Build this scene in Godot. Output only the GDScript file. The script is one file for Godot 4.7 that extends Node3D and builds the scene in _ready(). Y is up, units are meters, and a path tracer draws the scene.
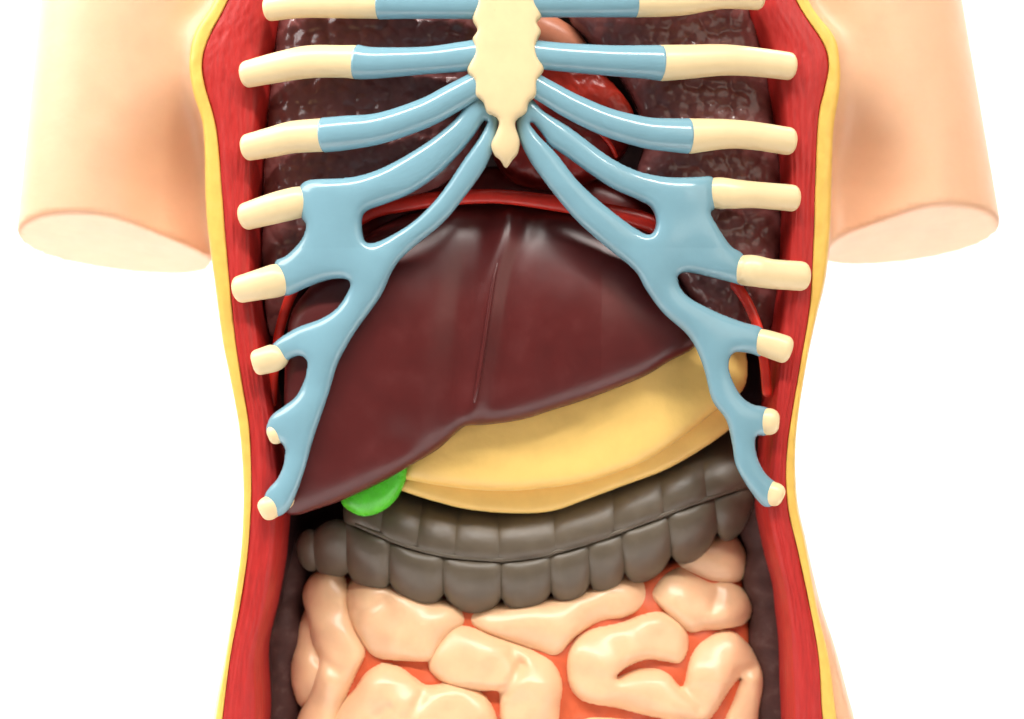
extends Node3D
# Anatomical torso model. Geometry is laid out in units of 0.6 mm ("u"); x to the right, Y downwards, z towards the viewer.

const S := 0.0006          # metres per unit
const D := 2000.0          # camera distance in units
const BASE := 1000.0       # level of the table top

var M := {}

# ------------------------------------------------------------------ coordinates
func uu(px: float, py: float, z: float) -> Vector3:      # a measured point at depth z
	var k := 1.0 - z / D
	return Vector3((px - 512.0) * k, (py - 359.5) * k, z)

func ww(p: Vector3) -> Vector3:                            # units to metres
	return Vector3(p.x * S, (BASE - 359.5 - p.y) * S, p.z * S)

func zchest(x: float, y: float) -> float:
	var a := (x - 512.0) / 285.0
	return 58.0 - 50.0 * a * a

# ------------------------------------------------------------------ helpers
func v2(a: Array) -> PackedVector2Array:
	var r := PackedVector2Array()
	for i in range(0, a.size(), 2):
		r.append(Vector2(a[i], a[i + 1]))
	return r

func smooth_closed(p: PackedVector2Array, sub: int) -> PackedVector2Array:
	var r := PackedVector2Array()
	var n := p.size()
	for i in n:
		for k in sub:
			r.append(p[i].cubic_interpolate(p[(i + 1) % n], p[(i - 1 + n) % n], p[(i + 2) % n], float(k) / sub))
	return r

func smooth_open(p: PackedVector2Array, sub: int) -> PackedVector2Array:
	var r := PackedVector2Array()
	var n := p.size()
	for i in n - 1:
		for k in sub:
			r.append(p[i].cubic_interpolate(p[i + 1], p[maxi(i - 1, 0)], p[mini(i + 2, n - 1)], float(k) / sub))
	r.append(p[n - 1])
	return r

func thin(p: PackedVector2Array) -> PackedVector2Array:      # drops points that crowd
	var r := PackedVector2Array([p[0]])
	for i in range(1, p.size()):
		if p[i].distance_to(r[r.size() - 1]) > 5.0 and (i < p.size() - 1 or p[i].distance_to(p[0]) > 5.0):
			r.append(p[i])
	return r

func resample(p: PackedVector2Array, n: int) -> PackedVector2Array:
	var acc := PackedFloat32Array([0.0])
	for i in range(1, p.size()):
		acc.append(acc[i - 1] + p[i].distance_to(p[i - 1]))
	var r := PackedVector2Array()
	var j := 0
	for i in n:
		var s := acc[acc.size() - 1] * i / (n - 1)
		while j < p.size() - 2 and acc[j + 1] < s:
			j += 1
		r.append(p[j].lerp(p[j + 1], clampf((s - acc[j]) / maxf(acc[j + 1] - acc[j], 1e-5), 0, 1)))
	return r

func curve_at(p: PackedVector2Array, key: float, along_y: bool) -> float:
	# value of a curve given as points sorted in the key coordinate
	for i in p.size() - 1:
		var a := p[i].y if along_y else p[i].x
		var b := p[i + 1].y if along_y else p[i + 1].x
		if key <= b or i == p.size() - 2:
			var t := clampf((key - a) / maxf(b - a, 1e-5), 0, 1)
			return lerpf(p[i].x, p[i + 1].x, t) if along_y else lerpf(p[i].y, p[i + 1].y, t)
	return 0.0

func commit(v: PackedVector3Array, n: PackedVector3Array, idx: PackedInt32Array) -> ArrayMesh:
	var a := []
	a.resize(Mesh.ARRAY_MAX)
	a[Mesh.ARRAY_VERTEX] = v
	a[Mesh.ARRAY_NORMAL] = n
	a[Mesh.ARRAY_INDEX] = idx
	var m := ArrayMesh.new()
	m.add_surface_from_arrays(Mesh.PRIMITIVE_TRIANGLES, a)
	return m

func face_normals(v: PackedVector3Array, idx: PackedInt32Array) -> PackedVector3Array:
	var n := PackedVector3Array()
	n.resize(v.size())
	for i in range(0, idx.size(), 3):
		var a := idx[i]
		var b := idx[i + 1]
		var c := idx[i + 2]
		var f := (v[c] - v[a]).cross(v[b] - v[a])
		n[a] += f
		n[b] += f
		n[c] += f
	for i in n.size():
		n[i] = n[i].normalized()
	return n

func put(called: String, mesh: Mesh, mat: Material, parent: Node = self) -> MeshInstance3D:
	var o := MeshInstance3D.new()
	o.name = called
	o.mesh = mesh
	o.material_override = mat
	parent.add_child(o, true)
	return o

func thing(called: String, label: String, category: String, group := "") -> Node3D:
	var o := Node3D.new()
	o.name = called
	add_child(o, true)
	o.set_meta("label", label)
	o.set_meta("category", category)
	if group:
		o.set_meta("group", group)
	return o

# ------------------------------------------------------------------ a soft body filling an outline
# The outline (with holes) is inflated like a cushion: h = sqrt(2u), u solving Poisson's equation inside.
func inflate(contours: Array, z0: Callable, opt := {}) -> ArrayMesh:
	var g: float = opt.get("g", 2.0)
	var high: float = opt.get("high", 1.0)
	var sat: float = opt.get("sat", 1000.0)
	var back: float = opt.get("back", 0.5)
	var disp = opt.get("disp")
	var sub: int = opt.get("sub", 4)
	var cs: Array = []
	var lo := Vector2(1e9, 1e9)
	var hi := -lo
	for c in contours:
		var q := smooth_closed(c, sub)
		cs.append(q)
		for p in q:
			lo = lo.min(p)
			hi = hi.max(p)
	lo -= Vector2(g, g) * 2.03
	var nx := int((hi.x - lo.x) / g) + 4
	var ny := int((hi.y - lo.y) / g) + 4
	var dist := PackedFloat32Array()
	dist.resize(nx * ny)
	dist.fill(g * 3.0)
	var ins := PackedByteArray()
	ins.resize(nx * ny)
	for q: PackedVector2Array in cs:
		for i in q.size():
			var a := q[i]
			var b := q[(i + 1) % q.size()]
			var ab := b - a
			var l2 := maxf(ab.length_squared(), 1e-9)
			var i0 := maxi(0, int((minf(a.x, b.x) - lo.x) / g - 2))
			var i1 := mini(nx - 1, int((maxf(a.x, b.x) - lo.x) / g + 3))
			var j0 := maxi(0, int((minf(a.y, b.y) - lo.y) / g - 2))
			var j1 := mini(ny - 1, int((maxf(a.y, b.y) - lo.y) / g + 3))
			for j in range(j0, j1 + 1):
				for k in range(i0, i1 + 1):
					var p := Vector2(lo.x + k * g, lo.y + j * g)
					var t := clampf((p - a).dot(ab) / l2, 0, 1)
					var dd := p.distance_to(a + ab * t)
					if dd < dist[j * nx + k]:
						dist[j * nx + k] = dd
	for j in ny:
		var y := lo.y + j * g
		var xs := []
		for q: PackedVector2Array in cs:
			for i in q.size():
				var a := q[i]
				var b := q[(i + 1) % q.size()]
				if (a.y <= y) != (b.y <= y):
					xs.append(a.x + (y - a.y) / (b.y - a.y) * (b.x - a.x))
		xs.sort()
		for m in range(0, xs.size() - 1, 2):
			var k0 := maxi(0, int(ceil((xs[m] - lo.x) / g)))
			var k1 := mini(nx - 1, int(floor((xs[m + 1] - lo.x) / g)))
			for k in range(k0, k1 + 1):
				ins[j * nx + k] = 1
	# solve
	var list := PackedInt32Array()
	var den := PackedFloat32Array()
	var u := PackedFloat32Array()
	u.resize(nx * ny)
	for j in range(1, ny - 1):
		for k in range(1, nx - 1):
			var c := j * nx + k
			if ins[c]:
				var e := 0.0
				for o in [c - 1, c + 1, c - nx, c + nx]:
					e += 1.0 if ins[o] else 1.0 + minf(dist[o] / maxf(dist[c], 0.15 * g), 4.0)
				list.append(c)
				den.append(1.0 / e)
	var g2 := g * g
	var iters := int(minf(maxf(nx, ny) * 1.6 + 30, 260))
	var om := 2.0 / (1.0 + 3.0 / minf(nx, ny))
	var cnt := list.size()
	for it in iters:
		for m in cnt:
			var c := list[m]
			var r := u[c - 1] + u[c + 1] + u[c - nx] + u[c + nx] + g2
			u[c] = u[c] * (1.0 - om) + om * r * den[m]
			if u[c] < 0.0:
				u[c] = 0.0
	# heights
	var id := PackedInt32Array()
	id.resize(nx * ny)
	id.fill(-1)
	var front := PackedVector3Array()
	var fn := PackedVector3Array()
	var rear := PackedVector3Array()
	var rn := PackedVector3Array()
	var dz := PackedFloat32Array()
	if disp != null:
		dz.resize(nx * ny)
		for m in cnt:
			var c := list[m]
			for o in [c, c - 1, c + 1, c - nx, c + nx]:
				if dz[o] == 0.0:
					dz[o] = disp.call(lo.x + (o % nx) * g, lo.y + (o / nx) * g)
	var gu := PackedVector2Array()
	gu.resize(nx * ny)
	for m in cnt:
		var c := list[m]
		var x := lo.x + (c % nx) * g
		var y := lo.y + (c / nx) * g
		var nb := [0.0, 0.0, 0.0, 0.0]
		var os := [c - 1, c + 1, c - nx, c + nx]
		for q in 4:
			var o: int = os[q]
			nb[q] = u[o] if ins[o] else -u[c] * minf(dist[o] / maxf(dist[c], 0.15 * g), 4.0)
		var gr := Vector2(nb[1] - nb[0], nb[3] - nb[2]) / (2.0 * g)
		gu[c] = gr
		var w := sqrt(2.0 * maxf(u[c], 0.0))
		var th := tanh(w * high / sat)
		var h := sat * th
		var slope := high * (1.0 - th * th)
		var zb: float = z0.call(x, y)
		var gz := Vector2(z0.call(x + 1.0, y) - zb, z0.call(x, y + 1.0) - zb)
		var gd := Vector2.ZERO
		var add := 0.0
		if disp != null:
			var fade := clampf(w / 12.0, 0.0, 1.0)
			add = dz[c] * fade
			gd = Vector2(dz[c + 1] - dz[c - 1], dz[c + nx] - dz[c - nx]) / (2.0 * g) * fade
		var p := uu(x, y, zb)
		id[c] = front.size()
		front.append(ww(p + Vector3(0, 0, h + add)))
		fn.append(Vector3(-slope * gr.x - w * (gz.x + gd.x), slope * gr.y + w * (gz.y + gd.y), w).normalized())
		rear.append(ww(p - Vector3(0, 0, h * back)))
		rn.append(Vector3(-slope * back * gr.x + w * gz.x, slope * back * gr.y - w * gz.y, -w).normalized())
	var off := front.size()
	var verts := front.duplicate()
	verts.append_array(rear)
	var norms := fn.duplicate()
	norms.append_array(rn)
	var cross := {}
	var idx := PackedInt32Array()
	for j in ny - 1:
		for k in nx - 1:
			var c0 := j * nx + k
			var cc := [c0, c0 + 1, c0 + nx + 1, c0 + nx]
			var s: int = ins[cc[0]] + ins[cc[1]] + ins[cc[2]] + ins[cc[3]]
			if s == 0:
				continue
			var fpoly := PackedInt32Array()
			var bpoly := PackedInt32Array()
			for q in 4:
				var a: int = cc[q]
				var b: int = cc[(q + 1) % 4]
				if ins[a]:
					fpoly.append(id[a])
					bpoly.append(id[a] + off)
				if ins[a] != ins[b]:
					var key: int = mini(a, b) * 2 + (1 if absi(a - b) == 1 else 0)
					if not cross.has(key):
						var i_: int = a if ins[a] else b
						var o_: int = b if ins[a] else a
						var t := clampf(dist[i_] / maxf(dist[i_] + dist[o_], 1e-5), 0.02, 1.0)
						var pi := Vector2(lo.x + (i_ % nx) * g, lo.y + (i_ / nx) * g)
						var po := Vector2(lo.x + (o_ % nx) * g, lo.y + (o_ / nx) * g)
						var e := pi.lerp(po, t)
						cross[key] = verts.size()
						verts.append(ww(uu(e.x, e.y, z0.call(e.x, e.y))))
						norms.append(Vector3(-gu[i_].x, gu[i_].y, 0.0001).normalized())
					fpoly.append(cross[key])
					bpoly.append(cross[key])
			for q in range(1, fpoly.size() - 1):
				idx.append_array([fpoly[0], fpoly[q], fpoly[q + 1]])
				idx.append_array([bpoly[0], bpoly[q + 1], bpoly[q]])
	return commit(verts, norms, idx)

# ------------------------------------------------------------------ a rounded bar along points [x, y, z, radius]
func sweep(pts: Array, opt := {}) -> ArrayMesh:
	var flat: float = opt.get("flat", 1.0)
	var rings: int = opt.get("rings", 20)
	var sub: int = opt.get("sub", 6)
	var cap0: float = opt.get("cap0", 1.0)
	var blunt: float = opt.get("blunt", 0.8)
	var cap1: float = opt.get("cap1", 1.0)
	var cen := PackedVector3Array()
	var rad := PackedFloat32Array()
	var n := pts.size()
	for i in n - 1:
		for k in (sub + (1 if i == n - 2 else 0)):
			var t := float(k) / sub
			var a: Array = pts[maxi(i - 1, 0)]
			var b: Array = pts[i]
			var c: Array = pts[i + 1]
			var d: Array = pts[mini(i + 2, n - 1)]
			cen.append(uu(cubic_interpolate(b[0], c[0], a[0], d[0], t), cubic_interpolate(b[1], c[1], a[1], d[1], t), cubic_interpolate(b[2], c[2], a[2], d[2], t)))
			rad.append(cubic_interpolate(b[3], c[3], a[3], d[3], t))
	# round caps
	var cs := PackedVector3Array()
	var rs := PackedFloat32Array()
	var t0 := (cen[0] - cen[1]).normalized()
	var t1 := (cen[cen.size() - 1] - cen[cen.size() - 2]).normalized()
	for k in 6:
		var f := PI / 2 * (1.0 - k / 6.0)
		cs.append(cen[0] + t0 * rad[0] * sin(f) * cap0)
		rs.append(rad[0] * pow(cos(f), blunt))
	cs.append_array(cen)
	rs.append_array(rad)
	for k in range(5, -1, -1):
		var f := PI / 2 * (1.0 - k / 6.0)
		cs.append(cen[cen.size() - 1] + t1 * rad[rad.size() - 1] * sin(f) * cap1)
		rs.append(rad[rad.size() - 1] * pow(cos(f), 0.8))
	var v := PackedVector3Array()
	var idx := PackedInt32Array()
	var m := cs.size()
	for i in m:
		var tg := (cs[mini(i + 1, m - 1)] - cs[maxi(i - 1, 0)]).normalized()
		var side := tg.cross(Vector3(0, 0, 1)).normalized()
		var up := side.cross(tg).normalized()
		for k in rings:
			var a := TAU * k / rings
			v.append(ww(cs[i] + side * cos(a) * rs[i] + up * sin(a) * rs[i] * flat))
	for i in m - 1:
		for k in rings:
			var a := i * rings + k
			var b := i * rings + (k + 1) % rings
			idx.append_array([a, b, a + rings, b, b + rings, a + rings])
	return commit(v, face_normals(v, idx), idx)

# ------------------------------------------------------------------ a thick band between two curves; profile(s, t) gives the depth of its front
func band(a: PackedVector2Array, b: PackedVector2Array, across: int, rear: float, profile: Callable) -> ArrayMesh:
	var v := PackedVector3Array()
	var idx := PackedInt32Array()
	var n := a.size()
	var ring := across + 3
	for i in n:
		var t := float(i) / (n - 1)
		for k in across + 1:
			var s := float(k) / across
			var p := a[i].lerp(b[i], s)
			var e: float = profile.call(s, t, p)
			v.append(ww(uu(p.x, p.y, -5.0) + Vector3(0, 0, e + 5.0)))
		var q := uu(b[i].x, b[i].y, -5.0)
		v.append(ww(Vector3(q.x, q.y, rear)))
		q = uu(a[i].x, a[i].y, -5.0)
		v.append(ww(Vector3(q.x, q.y, rear)))
	for i in n - 1:
		for k in ring:
			var c := i * ring + k
			var d := i * ring + (k + 1) % ring
			idx.append_array([c, c + ring, d, d, c + ring, d + ring])
	return commit(v, face_normals(v, idx), idx)

# ------------------------------------------------------------------ surface nets of a distance field given in units
func nets(f: Callable, lo: Vector3, hi: Vector3, c: float) -> ArrayMesh:
	var nb := 5
	var bx := int((hi.x - lo.x) / (c * nb)) + 1
	var by := int((hi.y - lo.y) / (c * nb)) + 1
	var bz := int((hi.z - lo.z) / (c * nb)) + 1
	var nx := bx * nb + 1
	var ny := by * nb + 1
	var nz := bz * nb + 1
	var sy := nx
	var sz := nx * ny
	var val := PackedFloat32Array()
	val.resize(nx * ny * nz)
	val.fill(1e6)
	var act := []
	var half := c * nb * 0.5
	for k in bz:
		for j in by:
			for i in bx:
				var d: float = f.call(lo + Vector3(i, j, k) * c * nb + Vector3(half, half, half))
				if absf(d) < half * 2.6:
					act.append(Vector3i(i, j, k))
	for b: Vector3i in act:
		for k in nb + 1:
			for j in nb + 1:
				for i in nb + 1:
					var ix := (b.x * nb + i) + (b.y * nb + j) * sy + (b.z * nb + k) * sz
					if val[ix] > 9e5:
						val[ix] = f.call(lo + Vector3(b.x * nb + i, b.y * nb + j, b.z * nb + k) * c)
	var vid := {}
	var v := PackedVector3Array()
	var n := PackedVector3Array()
	var cells := []
	for b: Vector3i in act:
		for k in nb:
			for j in nb:
				for i in nb:
					var gx := b.x * nb + i
					var gy := b.y * nb + j
					var gz := b.z * nb + k
					var ix := gx + gy * sy + gz * sz
					var mask := 0
					for q in 8:
						if val[ix + (q & 1) + ((q >> 1) & 1) * sy + (q >> 2) * sz] < 0.0:
							mask |= 1 << q
					if mask == 0 or mask == 255:
						continue
					var sum := Vector3.ZERO
					var cnt := 0
					for q in 8:
						for ax in 3:
							if q & (1 << ax):
								continue
							var r := q | (1 << ax)
							if ((mask >> q) & 1) != ((mask >> r) & 1):
								var va := val[ix + (q & 1) + ((q >> 1) & 1) * sy + (q >> 2) * sz]
								var vb := val[ix + (r & 1) + ((r >> 1) & 1) * sy + (r >> 2) * sz]
								var t := va / (va - vb)
								var pa := Vector3(q & 1, (q >> 1) & 1, q >> 2)
								var pb := Vector3(r & 1, (r >> 1) & 1, r >> 2)
								sum += pa.lerp(pb, t)
								cnt += 1
					var p := lo + (Vector3(gx, gy, gz) + sum / cnt) * c
					vid[ix] = v.size()
					v.append(ww(p))
					var e := 2.0
					n.append(Vector3(f.call(p + Vector3(e, 0, 0)) - f.call(p - Vector3(e, 0, 0)), f.call(p - Vector3(0, e, 0)) - f.call(p + Vector3(0, e, 0)), f.call(p + Vector3(0, 0, e)) - f.call(p - Vector3(0, 0, e))).normalized())
					cells.append(ix)
	var idx := PackedInt32Array()
	var st := [1, sy, sz]
	for ix: int in cells:
		for ax in 3:
			var s0 := val[ix] < 0.0
			var s1 := val[ix + st[ax]] < 0.0
			if s0 == s1:
				continue
			var da: int = st[(ax + 1) % 3]
			var db: int = st[(ax + 2) % 3]
			if not (vid.has(ix - da) and vid.has(ix - db) and vid.has(ix - da - db)):
				continue
			var a: int = vid[ix]
			var b: int = vid[ix - da]
			var d: int = vid[ix - db]
			var e: int = vid[ix - da - db]
			if s0:
				idx.append_array([a, b, e, a, e, d])
			else:
				idx.append_array([a, e, b, a, d, e])
	return commit(v, n, idx)

func smin(a: float, b: float, k: float) -> float:
	var h := maxf(k - absf(a - b), 0.0) / k
	return minf(a, b) - h * h * k * 0.25

# ------------------------------------------------------------------ materials
func noise_tex(freq: float, seed_: int, kind: int, ramp: Array, octaves := 4, size := 512) -> NoiseTexture2D:
	var nz := FastNoiseLite.new()
	nz.seed = seed_
	nz.frequency = freq
	nz.noise_type = kind
	nz.fractal_octaves = octaves
	var t := NoiseTexture2D.new()
	t.width = size
	t.height = size
	t.seamless = true
	t.noise = nz
	if ramp:
		var gr := Gradient.new()
		gr.offsets = PackedFloat32Array(ramp[0])
		gr.colors = PackedColorArray(ramp[1])
		t.color_ramp = gr
	return t

func plastic(base: Color, rough: float, vary: float, scale: float, opt := {}) -> StandardMaterial3D:
	# painted plastic: the colour drifts a little in patches, the gloss a little more finely, with slight orange peel
	var m := StandardMaterial3D.new()
	var lo := base.darkened(vary)
	var hi := base.lightened(vary * 0.6)
	var lean: Color = opt.get("lean", lo)
	m.albedo_texture = noise_tex(opt.get("freq", 0.012), opt.get("seed", 3), FastNoiseLite.TYPE_SIMPLEX_SMOOTH, [[0.0, 0.35, 0.6, 1.0], [lean, lo.lerp(base, 0.6), base, hi]], 5)
	m.roughness_texture = M["rough_tex"]
	m.roughness_texture_channel = BaseMaterial3D.TEXTURE_CHANNEL_GRAYSCALE
	m.roughness = rough
	m.metallic_specular = opt.get("spec", 0.5)
	m.uv1_triplanar = true
	m.uv1_scale = opt.get("stretch", Vector3.ONE) * scale
	m.normal_enabled = true
	m.normal_texture = M["peel_tex"]
	m.normal_scale = opt.get("peel", 0.12)
	if opt.has("sss"):
		m.subsurf_scatter_enabled = true
		m.subsurf_scatter_strength = opt.sss
	if opt.has("coat"):
		m.clearcoat_enabled = true
		m.clearcoat = opt.coat
		m.clearcoat_roughness = opt.get("coat_rough", 0.15)
	return m

func make_materials() -> void:
	M["rough_tex"] = noise_tex(0.02, 11, FastNoiseLite.TYPE_SIMPLEX_SMOOTH, [[0.0, 1.0], [Color(0.75, 0.75, 0.75), Color(1, 1, 1)]], 5)
	var pt := noise_tex(0.03, 21, FastNoiseLite.TYPE_SIMPLEX_SMOOTH, [], 4)
	pt.as_normal_map = true
	pt.bump_strength = 3.0
	M["peel_tex"] = pt
	M.skin = plastic(Color8(228, 179, 143), 0.5, 0.04, 5.0, {"seed": 5, "sss": 0.1})
	M.fat = plastic(Color8(236, 190, 92), 0.45, 0.07, 12.0, {"seed": 6, "peel": 0.3})
	M.muscle = plastic(Color8(182, 36, 32), 0.55, 0.10, 9.0, {"seed": 7, "stretch": Vector3(3.0, 0.45, 3.0), "peel": 0.3, "freq": 0.02})
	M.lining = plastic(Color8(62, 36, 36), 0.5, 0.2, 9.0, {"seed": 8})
	M.bone = plastic(Color8(234, 209, 162), 0.36, 0.025, 9.0, {"seed": 9})
	M.cartilage = plastic(Color8(124, 166, 181), 0.21, 0.015, 9.0, {"seed": 10, "peel": 0.05, "spec": 0.6})
	M.lung = plastic(Color8(118, 68, 66), 0.27, 0.10, 12.0, {"seed": 12, "peel": 0.2})
	M.heart = plastic(Color8(138, 32, 26), 0.38, 0.12, 14.0, {"seed": 13})
	M.auricle = plastic(Color8(186, 50, 34), 0.36, 0.10, 14.0, {"seed": 27})
	M.vessel = plastic(Color8(206, 130, 100), 0.4, 0.08, 14.0, {"seed": 14})
	M.diaphragm = plastic(Color8(226, 50, 36), 0.36, 0.10, 14.0, {"seed": 15})
	M.liver = plastic(Color8(88, 30, 29), 0.36, 0.08, 5.0, {"seed": 16, "peel": 0.015})
	M.gall = plastic(Color8(84, 206, 50), 0.32, 0.06, 14.0, {"seed": 17})
	M.stomach = plastic(Color8(247, 205, 118), 0.42, 0.025, 8.0, {"seed": 18, "peel": 0.2})
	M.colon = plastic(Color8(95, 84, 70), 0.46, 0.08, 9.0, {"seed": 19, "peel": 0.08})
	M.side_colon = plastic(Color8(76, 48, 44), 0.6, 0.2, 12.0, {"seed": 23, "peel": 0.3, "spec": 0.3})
	M.bowel = plastic(Color8(238, 192, 150), 0.36, 0.05, 9.0, {"seed": 20, "sss": 0.08})
	M.mesentery = plastic(Color8(216, 98, 60), 0.4, 0.10, 10.0, {"seed": 22})
	var w := StandardMaterial3D.new()
	w.albedo_color = Color(0.93, 0.93, 0.93)
	w.roughness = 0.8
	M.paper = w

# ------------------------------------------------------------------ outlines of the opened body wall (left down, round the bottom, right up)
var fat_out := PackedVector2Array()
var fat_in := PackedVector2Array()
var mus_in := PackedVector2Array()

func make_outlines() -> void:
	var fo := v2([262, -150, 240, -70, 214, 0, 195, 31, 189, 62, 193, 93, 203, 129, 205, 195, 208, 234, 214, 280, 222, 340, 231, 385, 239, 430, 243, 487, 241, 547, 233, 609, 226, 656, 215, 719, 206, 790, 222, 868, 300, 930, 420, 962, 512, 968, 610, 962, 740, 930, 828, 868, 848, 790, 837, 719, 829, 658, 817, 606, 806, 545, 797, 500, 796, 440, 805, 372, 816, 318, 825, 280, 830, 234, 832, 175, 834, 128, 840, 90, 840, 60, 834, 35, 809, 0, 786, -70, 764, -150])
	var fi := v2([280, -150, 256, -70, 229, 0, 211, 35, 203, 60, 205, 85, 217, 130, 223, 195, 226, 234, 230, 280, 236, 340, 243, 385, 250, 430, 252, 487, 249, 547, 241, 603, 231, 656, 223, 719, 215, 790, 232, 862, 306, 918, 422, 948, 512, 954, 608, 948, 734, 918, 816, 862, 832, 790, 822, 719, 818, 658, 809, 606, 797, 550, 787, 505, 786, 453, 797, 380, 808, 316, 811, 280, 813, 234, 815, 167, 818, 117, 824, 90, 828, 66, 822, 43, 795, 0, 770, -70, 748, -150])
	var mi := v2([320, -150, 300, -70, 283, 0, 277, 30, 271, 60, 269, 88, 264, 126, 258, 190, 257, 234, 258, 300, 265, 345, 272, 400, 279, 440, 283, 487, 279, 555, 270, 609, 260, 656, 262, 719, 258, 780, 276, 838, 330, 880, 424, 900, 512, 904, 606, 900, 710, 880, 772, 838, 790, 780, 789, 719, 787, 656, 782, 600, 773, 558, 764, 510, 767, 453, 773, 380, 777, 316, 782, 270, 784, 220, 783, 167, 776, 117, 770, 88, 763, 60, 756, 35, 743, 0, 726, -70, 706, -150])
	fat_out = smooth_open(fo, 6)
	fat_in = smooth_open(fi, 6)
	mus_in = smooth_open(mi, 6)

# ------------------------------------------------------------------ skin
var tab_l := PackedFloat32Array()
var tab_r := PackedFloat32Array()
var inn_l := PackedFloat32Array()
var inn_r := PackedFloat32Array()

func table(c: PackedVector2Array, left: bool) -> PackedFloat32Array:
	# x of the outline every 10 units of height, in units at the depth of the cut
	var r := PackedFloat32Array()
	for i in 130:
		var y := -250.0 + i * 10.0
		var best := 0.0
		var hit := false
		for k in c.size() - 1:
			if ((c[k].y <= y) != (c[k + 1].y <= y)):
				var x := c[k].x + (y - c[k].y) / (c[k + 1].y - c[k].y) * (c[k + 1].x - c[k].x)
				if (x < 512.0) == left:
					best = x
					hit = true
		if not hit:
			best = (c[0].x if left else c[c.size() - 1].x) if y < 0 else 512.0
		r.append(best - 512.0)
	return r

func look(t: PackedFloat32Array, y: float) -> float:
	var f := clampf((y + 359.5 + 250.0) / 10.0, 0.0, 128.0)
	var i := int(f)
	return lerpf(t[i], t[i + 1], f - i)

func cone(p: Vector3, a: Vector3, b: Vector3, ra: float, rb: float) -> float:
	var ab := b - a
	var t := clampf((p - a).dot(ab) / ab.length_squared(), 0, 1)
	return p.distance_to(a + ab * t) - lerpf(ra, rb, t)

func skin_field(p: Vector3) -> float:
	var py := p.y + 359.5
	var yy := minf(p.y, 868.0 - 359.5)
	var l := look(tab_l, yy)
	var r := look(tab_r, yy)
	var cx := (l + r) * 0.5
	var flare := clampf((py - 520.0) / 200.0, 0.0, 1.0)
	var a: float
	if p.x < cx:
		a = (cx - l) * 1.03 - 3.0 + 2.0 * flare
	else:
		a = (r - cx) * 1.03 - 1.0 + 16.0 * flare * flare
	var b := 215.0
	var q := sqrt(pow((p.x - cx) / a, 2.0) + pow((p.z + 60.0) / b, 2.0))
	var d := (q - 1.0) * minf(a, b)
	# arms
	var la := cone(p, Vector3(-384, -420, -128), Vector3(-426, -60, -108), 110.0, 100.0)
	var lp := (p.y + 147.0) - (-5.0 - p.z) * 0.25 - 0.11 * (p.x + 420.0) - 0.0007 * pow(p.x + 420.0, 2.0)
	la = -smin(-la, p.distance_to(Vector3(-302, -176, 2)) - 78.0, 50.0)      # armpit
	la = -smin(-la, -lp, 7.0)
	var ra := cone(p, Vector3(362, -420, -128), Vector3(430, -60, -108), 106.0, 95.0)
	var rp := (p.y + 158.0) - (-5.0 - p.z) * 0.26 + 0.10 * (p.x - 425.0) - 0.0006 * pow(p.x - 425.0, 2.0)
	ra = -smin(-ra, p.distance_to(Vector3(317, -180, 2)) - 78.0, 50.0)
	ra = -smin(-ra, -rp, 7.0)
	d = maxf(d, p.z + 9.0)
	d = smin(d, minf(la, ra), 24.0)
	# rounded shoulders above, flat foot below
	d = -smin(-d, p.y + 545.0, 60.0)
	d = maxf(d, p.y - (BASE - 359.5))
	# hollow
	var cl := look(inn_l, p.y) - 8.0
	var cr := look(inn_r, p.y) + 8.0
	var ca := maxf((cr - cl) * 0.5, 1.0)
	var cq := sqrt(pow((p.x - (cl + cr) * 0.5) / ca, 2.0) + pow(minf(p.z + 90.0, 0.0) / 150.0, 2.0))
	var cv := (cq - 1.0) * minf(ca, 150.0)
	cv = maxf(cv, p.y - (905.0 - 359.5))
	cv = maxf(cv, -460.0 - p.y)
	return maxf(d, -cv)

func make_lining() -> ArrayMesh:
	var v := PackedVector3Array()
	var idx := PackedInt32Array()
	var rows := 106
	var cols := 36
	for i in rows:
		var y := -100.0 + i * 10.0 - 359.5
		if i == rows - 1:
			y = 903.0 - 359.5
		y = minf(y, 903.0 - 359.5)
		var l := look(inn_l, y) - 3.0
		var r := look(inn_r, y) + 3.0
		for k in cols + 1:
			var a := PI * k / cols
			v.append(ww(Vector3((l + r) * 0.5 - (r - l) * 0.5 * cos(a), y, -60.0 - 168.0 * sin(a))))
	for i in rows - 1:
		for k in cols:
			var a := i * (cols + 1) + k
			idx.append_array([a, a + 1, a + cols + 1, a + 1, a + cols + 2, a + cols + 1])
	return commit(v, face_normals(v, idx), idx)

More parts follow.
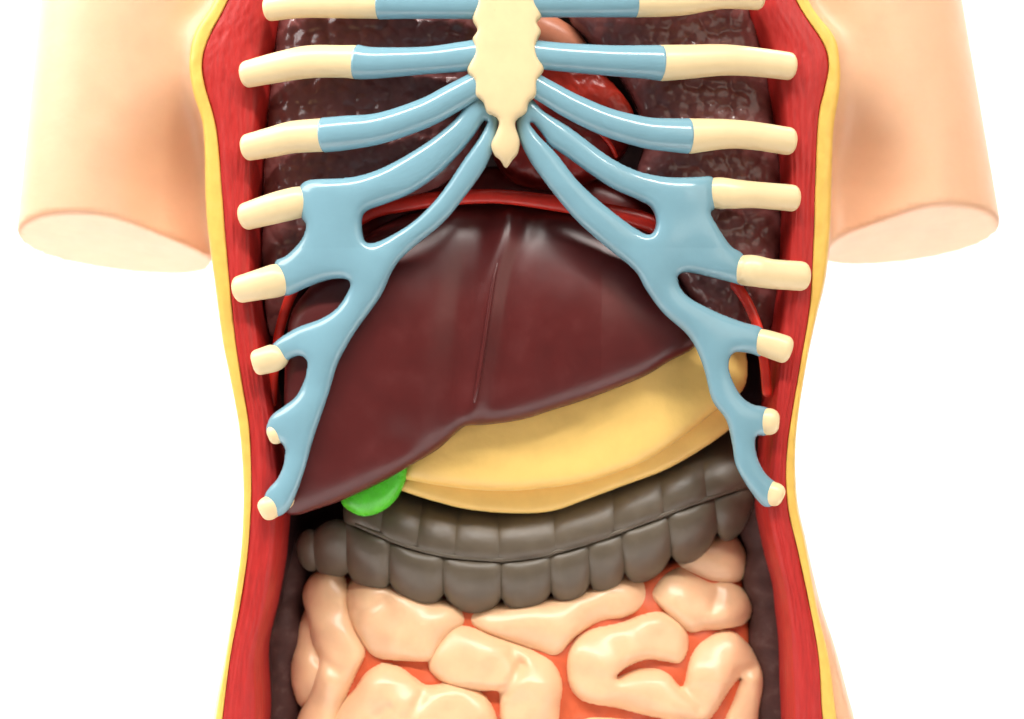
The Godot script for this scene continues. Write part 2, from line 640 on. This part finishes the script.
func make_torso() -> void:
	var t := thing("torso_model", "skin coloured torso shell with arm stumps, cut open in front to show organs", "torso")
	tab_l = table(fat_out, true)
	tab_r = table(fat_out, false)
	inn_l = table(mus_in, true)
	inn_r = table(mus_in, false)
	put("skin", nets(skin_field, Vector3(-560, -570, -300), Vector3(560, 660, 12), 5.5), M.skin, t)
	var rip := FastNoiseLite.new()
	rip.seed = 4
	rip.frequency = 1.0
	rip.fractal_octaves = 3
	put("fat_layer", band(fat_out, fat_in, 8, -24.0, func(s, _t, p):
		return -7.0 + 8.0 * sqrt(maxf(0.0, 1.0 - pow(1.0 - minf(s * 1.6, 1.0), 2.0))) + 0.8 * rip.get_noise_2d(p.x * 0.08, p.y * 0.05)), M.fat, t)
	put("muscle_layer", band(fat_in, mus_in, 26, -120.0, func(s, _t, p):
		var z := 0.0 + 4.0 * sin(PI * minf(s * 1.15, 1.0))
		var e := clampf((s - 0.78) / 0.22, 0.0, 1.0)
		z -= 26.0 * e * e
		z += 1.9 * rip.get_noise_2d(s * 7.0, p.y * 0.006 + 40.0) * clampf((p.y + 60.0) / 260.0, 0.25, 1.0) + 0.7 * rip.get_noise_2d(p.x * 0.16, p.y * 0.09)
		return z), M.muscle, t)
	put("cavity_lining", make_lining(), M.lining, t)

# ------------------------------------------------------------------ rib cage
func bar(called: String, pts: Array, mat: Material, parent: Node, opt := {}) -> void:
	var q := []
	for p in pts:
		q.append([p[0], p[1], zchest(p[0], p[1]) + (p[3] if p.size() > 3 else 0.0), p[2]])
	put(called, sweep(q, opt), mat, parent)

func make_ribs() -> void:
	var t := thing("rib_cage", "front of the rib cage with cream ribs, sternum and pale blue cartilage", "rib cage")
	var fl := {"flat": 0.8, "cap0": 0.6, "cap1": 0.5, "rings": 24, "blunt": 0.55}
	var fb := {"flat": 0.82, "rings": 24}
	# cream ribs, tip first
	for r in [
		[[276, 8, 13], [300, 4, 14], [340, 3, 15], [379, 3, 15.5]],
		[[253, 74, 13.5], [275, 68, 15], [308, 62, 16.2], [340, 61.5, 16], [356, 62, 16.5]],
		[[254, 147, 13.5], [272, 142, 15], [294, 137, 16], [324, 135, 16.5]],
		[[252, 216, 13.8], [275, 208, 15.5], [299, 202, 15.5, -6], [312, 199, 12, -12]],
		[[246, 289, 13.8], [262, 284, 15.5], [278, 280, 16.5, -7], [290, 275, 12, -13]],
		[[264, 362, 13], [276, 357, 13.5, -7], [284, 351, 8, -14]],
		[[752, -3, 13], [720, -5, 14], [680, 0, 15.5], [636, 1, 16]],
		[[783, 66, 14], [755, 62, 14.5], [722, 60, 15.5], [685, 62, 17], [661, 63, 17.8]],
		[[783, 141, 14], [755, 136, 14], [727, 134, 14.7], [690, 136, 17.5]],
		[[787, 198, 13.4], [757, 195, 13.2], [735, 194, 14.5], [717, 193, 15.5, -6], [700, 194, 12, -12]],
		[[796, 276, 14.8], [772, 274, 14.8], [755, 271, 15.5], [744, 270, 15, -7], [728, 268, 11, -13]],
		[[779, 349, 14], [762, 342, 13, -7], [748, 339, 10, -13]]]:
		r[0][0] += -4.5 if r[0][0] < 512 else 4.5
		bar("rib", r, M.bone, t, fl)
	for r in [[[276, 434, 10, -7], [290, 428, 9, -14]], [[269, 508, 12, -7], [284, 500, 10, -14]], [[768, 421.5, 13.5, -7], [752, 420, 10, -14]], [[774, 494, 12, -7], [762, 488, 10, -14]]]:
		bar("rib_tip", r, M.bone, t, {"flat": 0.8, "blunt": 0.6, "cap0": 0.85})
	# free strips of cartilage
	var fc := {"flat": 0.85, "cap0": 0.3, "cap1": 0.6, "rings": 24}
	for r in [
		[[380, 3, 16], [420, 4, 14.5], [455, 4, 14.5], [484, 4, 15]],
		[[357, 62, 17], [375, 63, 15.5], [425, 60.5, 13.5], [460, 57, 14.5], [482, 54, 15]],
		[[324, 135, 17.2], [345, 133, 17], [381, 128, 15.2], [425, 113, 14.5], [455, 97, 14], [480, 83, 13]],
		[[635, 1, 16], [600, 2, 15], [560, 2, 15], [530, 2, 15]],
		[[661, 63, 17.6], [645, 62, 16.5], [608, 60.5, 15], [560, 57, 14], [532, 54, 14]],
		[[688, 136, 17.4], [670, 135, 16.5], [645, 132.5, 15.3], [608, 122.5, 14], [575, 108, 13], [550, 94, 12], [533, 84, 11.5]]]:
		bar("costal_cartilage", r, M.cartilage, t, fc)
	# the joined arches below, with an eye between the two upper strips
	var zf := func(x, y): return zchest(x, y) - 7.0 + clampf((190.0 - y) / 60.0, -1.0, 0.0) * 4.0
	var uneven := FastNoiseLite.new()
	uneven.seed = 8
	uneven.frequency = 0.016
	uneven.fractal_octaves = 1
	var dents := func(x, y): return 1.3 * uneven.get_noise_2d(x, y)
	var la := v2([299, 188, 306, 181, 318, 179, 352, 177, 384, 167, 425, 143.5, 454, 120, 469, 101, 481, 92, 492, 100, 499, 118, 494, 146, 484, 170, 463, 199, 443, 223, 408, 252, 393, 270, 381, 296, 358, 328, 347, 346, 337, 366, 328, 396, 314, 437, 305, 469, 296, 495, 289, 509, 280, 516, 268, 517, 263, 506, 266, 492, 277, 479, 283, 466, 285, 450, 280, 442, 271, 441, 266, 430, 271, 416, 284, 406, 296, 396, 305, 378, 307, 362, 301, 356, 290, 359, 277, 371, 273, 358, 273, 344, 296, 328, 320, 319, 337, 308, 348, 291, 350, 283, 344, 279, 328, 280, 308, 287, 284, 296, 277, 279, 275, 262, 287, 255, 301, 240, 306, 226, 301, 217, 299, 202])
	var lh := v2([362, 220, 367, 211, 384, 204.5, 410, 194, 437, 176, 460, 153, 475, 134, 484, 121, 487, 123, 479, 138, 462, 162, 443, 190.5, 425, 211, 407, 226, 384, 239, 371, 243, 364, 239])
	put("costal_arch", inflate([la, lh], zf, {"disp": dents, "sat": 18.0, "high": 1.0, "back": 0.7, "g": 2.0}), M.cartilage, t)
	var ra := v2([713, 177, 716, 192, 715, 208, 711, 214, 719, 229, 731, 246, 743, 254, 746, 270, 744, 285, 737, 284, 710, 277, 688, 272.5, 679, 275, 678, 281, 682, 290, 693, 300, 719, 313, 743, 322, 762, 328, 765, 341, 761, 356, 752, 354, 737, 352, 730, 358, 729.5, 372, 739, 393, 752, 404, 768, 408, 772, 420, 767, 435, 756, 437, 757, 456, 766, 474, 776, 483, 779, 496, 774, 505, 763, 506, 749, 489, 736, 466, 732, 443, 726, 420, 712, 400, 703, 366, 689, 337, 663, 313, 646, 290, 634, 270, 605, 246, 573, 217, 538, 173, 523, 148, 516, 126, 519, 108, 530, 98, 545, 112, 571, 128, 608, 156, 638, 171, 668, 177, 695, 177])
	var rh := v2([548, 143, 552, 147, 571, 160, 608, 186, 638, 200, 651, 208, 656, 222, 651, 234, 638, 230, 608, 208, 579, 182, 556, 153, 540, 137, 530, 124, 533, 123, 543, 135])
	put("costal_arch", inflate([ra, rh], zf, {"disp": dents, "sat": 18.0, "high": 1.0, "back": 0.7, "g": 2.0}), M.cartilage, t)
	put("pit", sweep([[650, 264, 43.5, 1.6], [653, 267, 43.5, 1.6]], {"rings": 8, "sub": 2}), M.lining, t)
	var st := v2([486, -75, 476, -55, 470, -40, 476, -25, 473, -12, 478, 0, 472.5, 19, 477.5, 30, 472.5, 39, 475, 52, 467, 70, 475, 82, 475, 95, 483, 102, 487, 113, 495, 116.5, 499, 123, 496, 133, 491, 145, 495, 156, 500, 160, 506, 168, 512.5, 160, 518, 153, 519.5, 140, 515, 125, 518, 118.5, 526, 113, 529, 102.5, 536.5, 95, 537, 82, 544, 69, 538, 58, 536, 45, 541, 32, 537, 23, 541.5, 16, 535, 2, 540, -12, 537, -25, 543, -40, 538, -55, 528, -75])
	put("sternum", inflate([st], func(x, y): return 62.0 + minf(0.0, (125.0 - y) * 0.12), {"sat": 11.0, "high": 1.0, "back": 1.4, "g": 1.5}), M.bone, t)

# ------------------------------------------------------------------ chest organs
func make_chest() -> void:
	var cell := FastNoiseLite.new()
	cell.seed = 9
	cell.noise_type = FastNoiseLite.TYPE_CELLULAR
	cell.cellular_distance_function = FastNoiseLite.DISTANCE_EUCLIDEAN
	cell.cellular_return_type = FastNoiseLite.RETURN_DISTANCE
	cell.frequency = 0.068
	cell.cellular_jitter = 0.7
	cell.fractal_type = FastNoiseLite.FRACTAL_NONE
	var soft := FastNoiseLite.new()
	soft.seed = 2
	soft.frequency = 0.06
	var bumps := func(x, y):
		var c := (cell.get_noise_2d(x, y) + 1.0)
		return 6.2 * (1.0 - c * c) + 1.2 * soft.get_noise_2d(x, y)
	var zl := func(x, y): return zchest(x, y) - 66.0
	var o := {"sat": 36.0, "high": 0.8, "back": 1.6, "g": 2.0, "disp": bumps}
	var lung := thing("lung", "pebbled dark brown lung on the left, away from the red heart", "lung", "pair of lungs behind the ribs")
	put("lobe", inflate([v2([300, -90, 478, -90, 486, 0, 484, 100, 474, 150, 440, 188, 385, 205, 340, 232, 310, 280, 290, 325, 272, 338, 264, 300, 262, 240, 264, 170, 270, 90, 282, 0])], zl, o), M.lung, lung)
	var lung2 := thing("lung", "pebbled dark brown lung on the right, notched around the red heart", "lung", "pair of lungs behind the ribs")
	put("lobe", inflate([v2([556, -90, 735, -90, 752, 0, 768, 70, 779, 140, 782, 220, 778, 290, 770, 330, 746, 338, 705, 318, 672, 270, 660, 230, 650, 205, 636, 175, 644, 140, 634, 105, 612, 68, 585, 38, 566, 10])], zl, o), M.lung, lung2)
	var heart := thing("heart", "red orange heart half hidden behind the blue cartilage beside the sternum", "heart")
	var fur := func(x, y): return 3.0 * soft.get_noise_2d(x * 0.6, y * 0.6)
	put("heart_body", inflate([v2([492, 40, 530, 36, 570, 46, 604, 74, 624, 100, 633, 126, 626, 152, 600, 178, 560, 190, 515, 184, 490, 150, 484, 90])], func(x, y): return zchest(x, y) - 90.0, {"sat": 42.0, "high": 0.9, "back": 0.8, "disp": fur}), M.heart, heart)
	put("pulmonary_artery", sweep([[520, 20, -20, 16], [545, 30, -12, 17], [568, 44, -14, 16], [580, 62, -26, 14]]), M.vessel, heart)
	put("auricle", inflate([v2([540, 62, 572, 60, 602, 74, 624, 96, 634, 116, 620, 122, 594, 112, 566, 100, 545, 84])], func(x, y): return zchest(x, y) - 58.0, {"sat": 16.0, "disp": fur}), M.auricle, heart)
	put("coronary_artery", sweep([[552, 100, 8, 3], [576, 116, 6, 3], [596, 128, 1, 2.6], [610, 144, -9, 2.4], [616, 156, -18, 2]]), M.diaphragm, heart)
	var dia := thing("diaphragm", "bright red arched diaphragm rim running over the top of the liver", "diaphragm")
	put("dome", inflate([v2([345, 240, 372, 200, 430, 176, 500, 166, 570, 172, 640, 198, 690, 235, 700, 262, 640, 250, 560, 232, 480, 226, 400, 236])], func(_x, _y): return -62.0, {"sat": 26.0, "g": 3.0}), M.heart, dia)
	put("rim", sweep([[272, 402, -22, 5], [274, 370, -20, 5], [281, 325, -16, 5], [296, 285, -14, 5.5], [325, 246, -14, 6.5], [368, 213, -12, 8], [410, 203, -8, 8], [450, 198, -4, 7.5], [500, 196.5, -2, 7.2], [560, 204, -4, 8], [610, 213, -8, 9], [652, 224, -12, 9], [700, 252, -16, 7], [738, 288, -6, 5.5], [757, 325, -3, 5], [764, 360, -6, 5], [767, 392, -10, 5]], {"flat": 0.8}), M.diaphragm, dia)

# ------------------------------------------------------------------ belly organs
var ridge := PackedVector2Array()

func ridge_dist(x: float, y: float) -> float:
	if ridge.is_empty():
		ridge = smooth_open(v2([510, 195, 506, 234, 494, 278, 486, 330, 478, 380, 470, 421, 466, 445]), 8)
	return x - curve_at(ridge, y, true)

func make_belly() -> void:
	var n := FastNoiseLite.new()
	n.seed = 31
	n.frequency = 0.012
	n.fractal_octaves = 3
	var liver := thing("liver", "dark maroon liver spread under the ribs above the yellow stomach", "liver")
	var zliv := func(x, y):
		var k := clampf((325.0 - y) / 140.0, 0.0, 1.2)
		return -6.0 - 30.0 * k * k - 10.0 * clampf((x - 600.0) / 120.0, 0.0, 1.0)
	var form := func(x, y):
		var e := ridge_dist(x, y)
		var z := 5.0 * exp(-e * e / 160.0)
		z -= 5.0 * exp(-pow(e + 26.0, 2.0) / 420.0)
		z -= 3.0 * exp(-pow(e - 18.0, 2.0) / 200.0)
		z += 10.0 * exp(-(pow(x - 400.0, 2.0) + pow((y - 340.0) * 0.6, 2.0)) / 3200.0)
		z += 7.0 * exp(-(pow(x - 570.0, 2.0) + pow(y - 320.0, 2.0)) / 3000.0)
		z -= 4.0 * exp(-(pow(x - 400.0, 2.0) + pow(y - 440.0, 2.0)) / 500.0)
		return z
	put("liver_body", inflate([v2([292, 312, 312, 285, 350, 248, 400, 216, 450, 206, 510, 204, 570, 210, 625, 226, 665, 262, 690, 300, 701, 330, 694, 348, 669, 361.5, 643, 377, 593, 397, 553, 410, 520, 420, 484, 425, 466, 426, 454, 435, 437, 450, 408, 467, 384, 481, 343, 500, 317, 509, 297, 515, 286, 512, 284, 495, 288, 455, 284, 410, 286, 350])], zliv, {"sat": 27.0, "high": 0.58, "back": 0.5, "g": 2.5, "disp": form}), M.liver, liver)
	put("ligament", sweep([[507, 226, -2, 1.0], [501, 252, 12, 1.6], [494, 278, 20.5, 2.0], [488.5, 312, 25, 2.2], [483, 350, 27, 2.2], [476.5, 390, 25.5, 2.0], [470.5, 419, 11, 1.6]], {"rings": 10}), M.liver, liver)
	put("gallbladder", inflate([v2([341, 500, 348, 510, 364, 516.5, 383, 511, 398, 497, 407, 474, 402, 455, 378, 466, 352, 484])], func(_x, _y): return -34.0, {"sat": 40.0}), M.gall, liver)
	var stomach := thing("stomach", "golden yellow stomach with a folded lower rim under the liver", "stomach")
	var folds := func(x, y):
		return 0.9 * n.get_noise_2d(x * 0.8, y * 1.4) + 1.1 * exp(-pow((x - 560.0) * 0.35 + (y - 432.0), 2.0) / 14.0) * exp(-pow((x - 556.0) / 24.0, 2.0)) + 1.1 * exp(-pow((x - 610.0) * 0.5 + (y - 420.0), 2.0) / 14.0) * exp(-pow((x - 606.0) / 20.0, 2.0))
	put("stomach_body", inflate([v2([402, 476, 418, 450, 450, 418, 500, 392, 560, 376, 620, 350, 680, 322, 725, 318, 744, 345, 747, 378, 738, 396, 719, 408, 693, 429, 653, 457, 610, 475, 570, 485, 520, 490.5, 484, 490.5, 443, 486, 415, 481])], func(x, y): return -38.0 - 14.0 * clampf((x - 640.0) / 100.0, 0.0, 1.0), {"sat": 22.0, "high": 1.0, "disp": folds, "g": 2.5}), M.stomach, stomach)
	put("lower_rim", inflate([v2([396, 486, 410, 474, 450, 470, 520, 474, 600, 462, 650, 442, 700, 412, 730, 388, 742, 398, 740, 416, 729, 430, 699, 451, 663, 471, 620, 487, 580, 502, 553, 511, 520, 513.5, 472, 510, 437, 502, 408, 493])], func(x, y): return -56.0 - 12.0 * clampf((x - 640.0) / 100.0, 0.0, 1.0), {"sat": 13.0, "high": 1.4}), M.stomach, stomach)
	make_colon()
	make_bowel(n)

func make_colon() -> void:
	var t := thing("large_intestine", "dark grey brown segmented colon slung between stomach and small intestine", "colon")
	var taenia := smooth_open(v2([296, 530, 326, 521, 356, 526.5, 387.5, 540.5, 419, 551.5, 450, 558, 481, 561, 510, 561.5, 553, 554.5, 605.5, 538.5, 658, 519, 697, 504, 736, 491, 756, 486]), 6)
	var zc := func(x, y):
		var e: float = y - curve_at(taenia, x, false)
		var z := -46.0 - 0.0072 * e * e * (1.0 if e > 0.0 else 1.5)
		z -= 26.0 * pow(absf((x - 525.0) / 230.0), 4.0)
		return z - 13.0
	var o := {"sat": 24.0, "high": 1.05, "back": 1.2, "g": 1.5}
	var soft := FastNoiseLite.new()
	soft.seed = 77
	soft.frequency = 0.03
	o["disp"] = func(x, y): return 0.4 * soft.get_noise_2d(x, y)
	# lower row: seams given as top x, bottom x, bottom y
	var seams := [[304, 299, 566], [317, 317, 573], [345, 346, 578], [389, 390, 594], [443, 444, 605], [501, 501.5, 609], [550, 551, 603], [588, 590, 594], [622, 624.5, 584], [668, 671, 566], [714, 717, 543], [748, 752, 520]]
	var drop := [3, 3, 8, 8, 8, 8, 8, 6, 6, 7, 7, 7]
	for q in [[296, 549, 300, 535, 310, 529, 321, 536, 323, 556, 315, 571, 303, 567], [311, 537, 321, 525, 337, 519, 351, 526, 353, 550, 348, 573, 333, 577, 318, 572, 311, 556]]:
		put("haustrum", inflate([v2(q)], zc, o), M.colon, t)
	for i in range(2, seams.size() - 1):
		var a: Array = seams[i]
		var b: Array = seams[i + 1]
		var ta := curve_at(taenia, a[0], false) - 3.0
		var tb := curve_at(taenia, b[0], false) - 3.0
		var w: float = b[1] - a[1]
		var q := PackedVector2Array()
		for k in 4:
			var x := lerpf(a[0], b[0], k / 3.0)
			q.append(Vector2(x + (-2.5 if k == 0 else (2.5 if k == 3 else 0.0)), curve_at(taenia, x, false) - 3.0))
		q.append(Vector2(lerpf(b[0], b[1], 0.5) + 4.0, lerpf(tb, b[2], 0.45)))
		q.append(Vector2(b[1] + 0.5, b[2] - 12.0))
		for k in [0.82, 0.5, 0.18]:
			q.append(Vector2(lerpf(a[1], b[1], k), lerpf(a[2], b[2], k) + drop[i] * (1.0 if k == 0.5 else 0.2)))
		q.append(Vector2(a[1] - 0.5, a[2] - 12.0))
		q.append(Vector2(lerpf(a[0], a[1], 0.5) - 4.0, lerpf(ta, a[2], 0.45)))
		put("haustrum", inflate([q], zc, o), M.colon, t)
	# upper row: seams given as bottom x, top x, top y
	var ups := [[350, 356, 480], [382, 388, 480], [417, 426, 478], [455, 460, 480], [500, 498, 482], [554, 552, 480], [611, 612, 470], [661, 658, 446], [705, 698, 428], [750, 738, 424]]
	for i in ups.size() - 1:
		var a: Array = ups[i]
		var b: Array = ups[i + 1]
		var q := PackedVector2Array()
		q.append(Vector2(a[1] - 3.0, a[2]))
		q.append(Vector2((a[1] + b[1]) * 0.5, (a[2] + b[2]) * 0.5 - 5.0))
		q.append(Vector2(b[1] + 3.0, b[2]))
		var tb := curve_at(taenia, b[0], false) + 1.0
		var ta := curve_at(taenia, a[0], false) + 1.0
		q.append(Vector2((b[0] + b[1]) * 0.5 + 9.0, (b[2] + tb) * 0.5))
		for k in 4:
			var x := lerpf(b[0] + 5.0, a[0] - 5.0, k / 3.0)
			q.append(Vector2(x, curve_at(taenia, x, false) + 1.0))
		q.append(Vector2((a[0] + a[1]) * 0.5 - 9.0, (a[2] + ta) * 0.5))
		put("haustrum", inflate([q], zc, o), M.colon, t)
	var tp := []
	for p in resample(taenia, 24):
		if p.x > 345.0 and p.x < 742.0:
			tp.append([p.x, p.y - 2.0, zc.call(p.x, p.y) + 11.5, 2.0])
	put("taenia", sweep(tp, {"flat": 0.7, "rings": 12, "sub": 3}), M.colon, t)
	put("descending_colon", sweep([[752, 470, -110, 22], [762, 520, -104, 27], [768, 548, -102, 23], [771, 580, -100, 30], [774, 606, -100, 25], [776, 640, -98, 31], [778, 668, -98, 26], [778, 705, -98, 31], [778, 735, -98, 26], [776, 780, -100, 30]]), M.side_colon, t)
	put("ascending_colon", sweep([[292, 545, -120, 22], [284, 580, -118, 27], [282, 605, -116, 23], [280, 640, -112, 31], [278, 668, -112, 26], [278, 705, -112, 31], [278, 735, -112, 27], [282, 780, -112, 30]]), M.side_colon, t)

func make_bowel(n: FastNoiseLite) -> void:
	var t := thing("small_intestine", "peach coloured coiled loops of small intestine with orange red between them", "intestine")
	var lump := FastNoiseLite.new()
	lump.seed = 44
	lump.frequency = 0.024
	lump.fractal_octaves = 1
	var zb := func(x, y):
		var a: float = (x - 525.0) / 240.0
		var b: float = clampf((y - 570.0) / 110.0, 0.0, 1.0)
		return -84.0 - 26.0 * a * a + 24.0 * b
	put("mesentery", inflate([v2([322, 586, 345, 574, 420, 590, 520, 600, 620, 580, 690, 552, 726, 550, 738, 566, 746, 600, 750, 640, 752, 680, 750, 730, 744, 800, 312, 800, 310, 730, 314, 700, 322, 668, 318, 620])], func(x, y): return zb.call(x, y) - 16.0, {"sat": 22.0, "high": 1.0, "g": 3.0, "disp": func(x, y): return 2.5 * lump.get_noise_2d(x, y)}), M.mesentery, t)
	var wob: Callable
	var loops := [
		[308, 612, 298, 640, 294, 668, 297, 690, 306, 706, 325, 700, 332, 650, 322, 615],
		[306, 594, 314, 577, 328, 571, 341, 576, 345, 590, 345, 604, 352, 628, 363, 652, 354, 671, 345, 693, 337, 715, 334, 745, 326, 772, 304, 770, 297, 742, 302, 716, 311, 700, 317, 679, 323, 658, 315, 642, 312, 620],
		[348, 598, 353, 583, 366, 578, 388, 586, 419, 596, 448, 604, 462, 614, 461, 624, 447, 633, 437, 647, 431, 659, 401, 657, 375, 653, 363, 637, 353, 618],
		[431, 660, 440, 642, 453, 628, 468, 629, 490, 637, 513, 645, 536, 654, 552, 665, 559, 684, 557, 704, 553, 745, 540, 775, 512, 775, 505, 745, 503, 706, 503, 692, 497, 686, 482, 687, 457, 684, 437, 674],
		[466, 612, 500, 606, 540, 602, 570, 596, 600, 586, 628, 577, 642, 584, 645, 599, 638, 607, 623, 614, 603, 618, 585, 626, 570, 637, 558, 651, 547, 652, 525, 644, 503, 636, 474, 623],
		[570, 660, 577, 642, 594, 631, 623, 625, 643, 617, 658, 614, 676, 622, 685, 637, 684, 651, 677, 661, 667, 658, 645, 656, 623, 665, 608, 680, 612, 683, 638, 672, 656, 671, 667, 676, 674, 685, 682, 692, 688, 682, 692, 661, 702, 643, 720, 634, 734, 635, 747, 648, 756, 664, 760, 682, 756, 708, 750, 745, 738, 775, 718, 775, 718, 745, 727, 719, 737, 697, 744, 678, 742, 670, 737, 670, 725, 690, 710, 713, 698, 721, 669, 716, 643, 711, 616, 704, 583, 697, 572, 682],
		[653, 591, 665, 577, 679, 570, 697, 579, 710, 585, 728, 584, 742, 593, 749, 609, 742, 622, 721, 626, 704, 627, 689, 629, 676, 617, 661, 603],
		[678, 567, 690, 552, 710, 542, 728, 535, 738, 544, 744, 560, 741, 576, 729, 581, 710, 580, 690, 573],
		[337, 718, 345, 703, 358, 690, 369, 674, 383, 665, 400, 669, 415, 681, 425, 687, 438, 687, 452, 685, 472, 690, 487, 702, 495, 722, 494, 750, 480, 775, 350, 775, 336, 745],
		[566, 730, 590, 718, 640, 722, 690, 732, 704, 745, 700, 775, 640, 790, 580, 782, 562, 760]]
	var z_add := [-8.0, 2.0, 0.0, 1.0, -2.0, 2.0, 0.0, -4.0, 2.0, -2.0]
	# soft folds where a coil turns on itself: from, to, depth
	var folds := [[504, 690, 521, 664, 7.0], [423, 692, 410, 712, 5.0], [752, 667, 738, 672, 5.0], [688, 690, 698, 704, 4.0], [320, 655, 338, 668, 3.5], [716, 590, 712, 606, 3.5], [360, 610, 385, 598, 2.5], [378, 714, 390, 704, 4.0], [520, 662, 512, 650, 4.0]]
	wob = func(x, y):
		var z := 4.0 * lump.get_noise_2d(x * 0.9, y * 0.9)
		for f in folds:
			var q := Geometry2D.get_closest_point_to_segment(Vector2(x, y), Vector2(f[0], f[1]), Vector2(f[2], f[3]))
			z -= f[4] * exp(-Vector2(x, y).distance_squared_to(q) / 40.0)
		return z
	for i in loops.size():
		var za: float = z_add[i]
		var grown := Geometry2D.offset_polygon(v2(loops[i]), 3.8, Geometry2D.JOIN_ROUND)
		put("bowel_loop", inflate([thin(grown[0])], func(x, y): return zb.call(x, y) + za, {"sat": 36.0, "high": 1.05, "back": 0.7, "disp": wob, "sub": 4}), M.bowel, t)

# ------------------------------------------------------------------
func area(at: Vector3, to: Vector3, size: Vector2, energy: float, col: Color) -> void:
	var l := AreaLight3D.new()
	l.name = "soft_light"
	l.area_size = size
	l.light_color = col
	l.light_energy = energy
	l.area_range = 8.0
	l.shadow_enabled = true
	add_child(l, true)
	l.look_at_from_position(at, to, Vector3.UP if absf((to - at).normalized().y) < 0.95 else Vector3.FORWARD)

func _ready() -> void:
	var eye := (BASE - 359.5) * S
	var cam := Camera3D.new()
	cam.name = "camera"
	cam.fov = rad_to_deg(2.0 * atan(359.5 / D))
	cam.near = 0.05
	cam.far = 50.0
	cam.position = Vector3(0, eye, D * S)
	var lens := CameraAttributesPhysical.new()
	lens.frustum_focal_length = 12.0 * D / 359.5
	lens.frustum_focus_distance = (D - 25.0) * S
	lens.exposure_aperture = 3.2
	lens.frustum_near = 0.05
	lens.frustum_far = 50.0
	cam.attributes = lens
	add_child(cam)
	cam.current = true
	var we := WorldEnvironment.new()
	we.name = "environment"
	var env := Environment.new()
	env.background_mode = Environment.BG_COLOR
	env.background_color = Color(1.0, 0.98, 0.96)
	env.background_energy_multiplier = 0.2
	env.tonemap_mode = Environment.TONE_MAPPER_LINEAR
	env.tonemap_exposure = 0.93
	env.sdfgi_enabled = true
	env.ssao_enabled = true
	env.ssil_enabled = true
	we.environment = env
	add_child(we)
	var mid := Vector3(0, eye, 0)
	area(mid + Vector3(-0.16, 1.22, 0.88), mid + Vector3(0, 0.05, 0), Vector2(2.2, 0.12), 4.6, Color(1.0, 0.985, 0.96))
	area(mid + Vector3(-1.15, 0.85, 0.1), mid + Vector3(-0.1, 0.1, 0), Vector2(0.9, 0.9), 2.0, Color(1.0, 0.99, 0.98))
	area(mid + Vector3(1.1, 0.5, 1.0), mid, Vector2(1.2, 1.0), 0.6, Color(1.0, 0.95, 0.88))
	area(mid + Vector3(0, 1.2, -0.28), mid + Vector3(0, 0.1, -0.6), Vector2(2.4, 0.3), 5.5, Color(1, 1, 1))

	# setting
	make_materials()
	var wall := BoxMesh.new()
	wall.size = Vector3(4.0, 3.0, 0.05)
	var w := put("backdrop", wall, M.paper)
	w.position = Vector3(0, 1.45, -0.66)
	w.set_meta("kind", "structure")
	var top := BoxMesh.new()
	top.size = Vector3(1.6, 0.04, 1.0)
	var tb := put("table", top, M.paper)
	tb.position = Vector3(0, -0.021, -0.13)
	tb.set_meta("kind", "structure")
	make_outlines()
	make_torso()
	make_ribs()
	make_chest()
	make_belly()
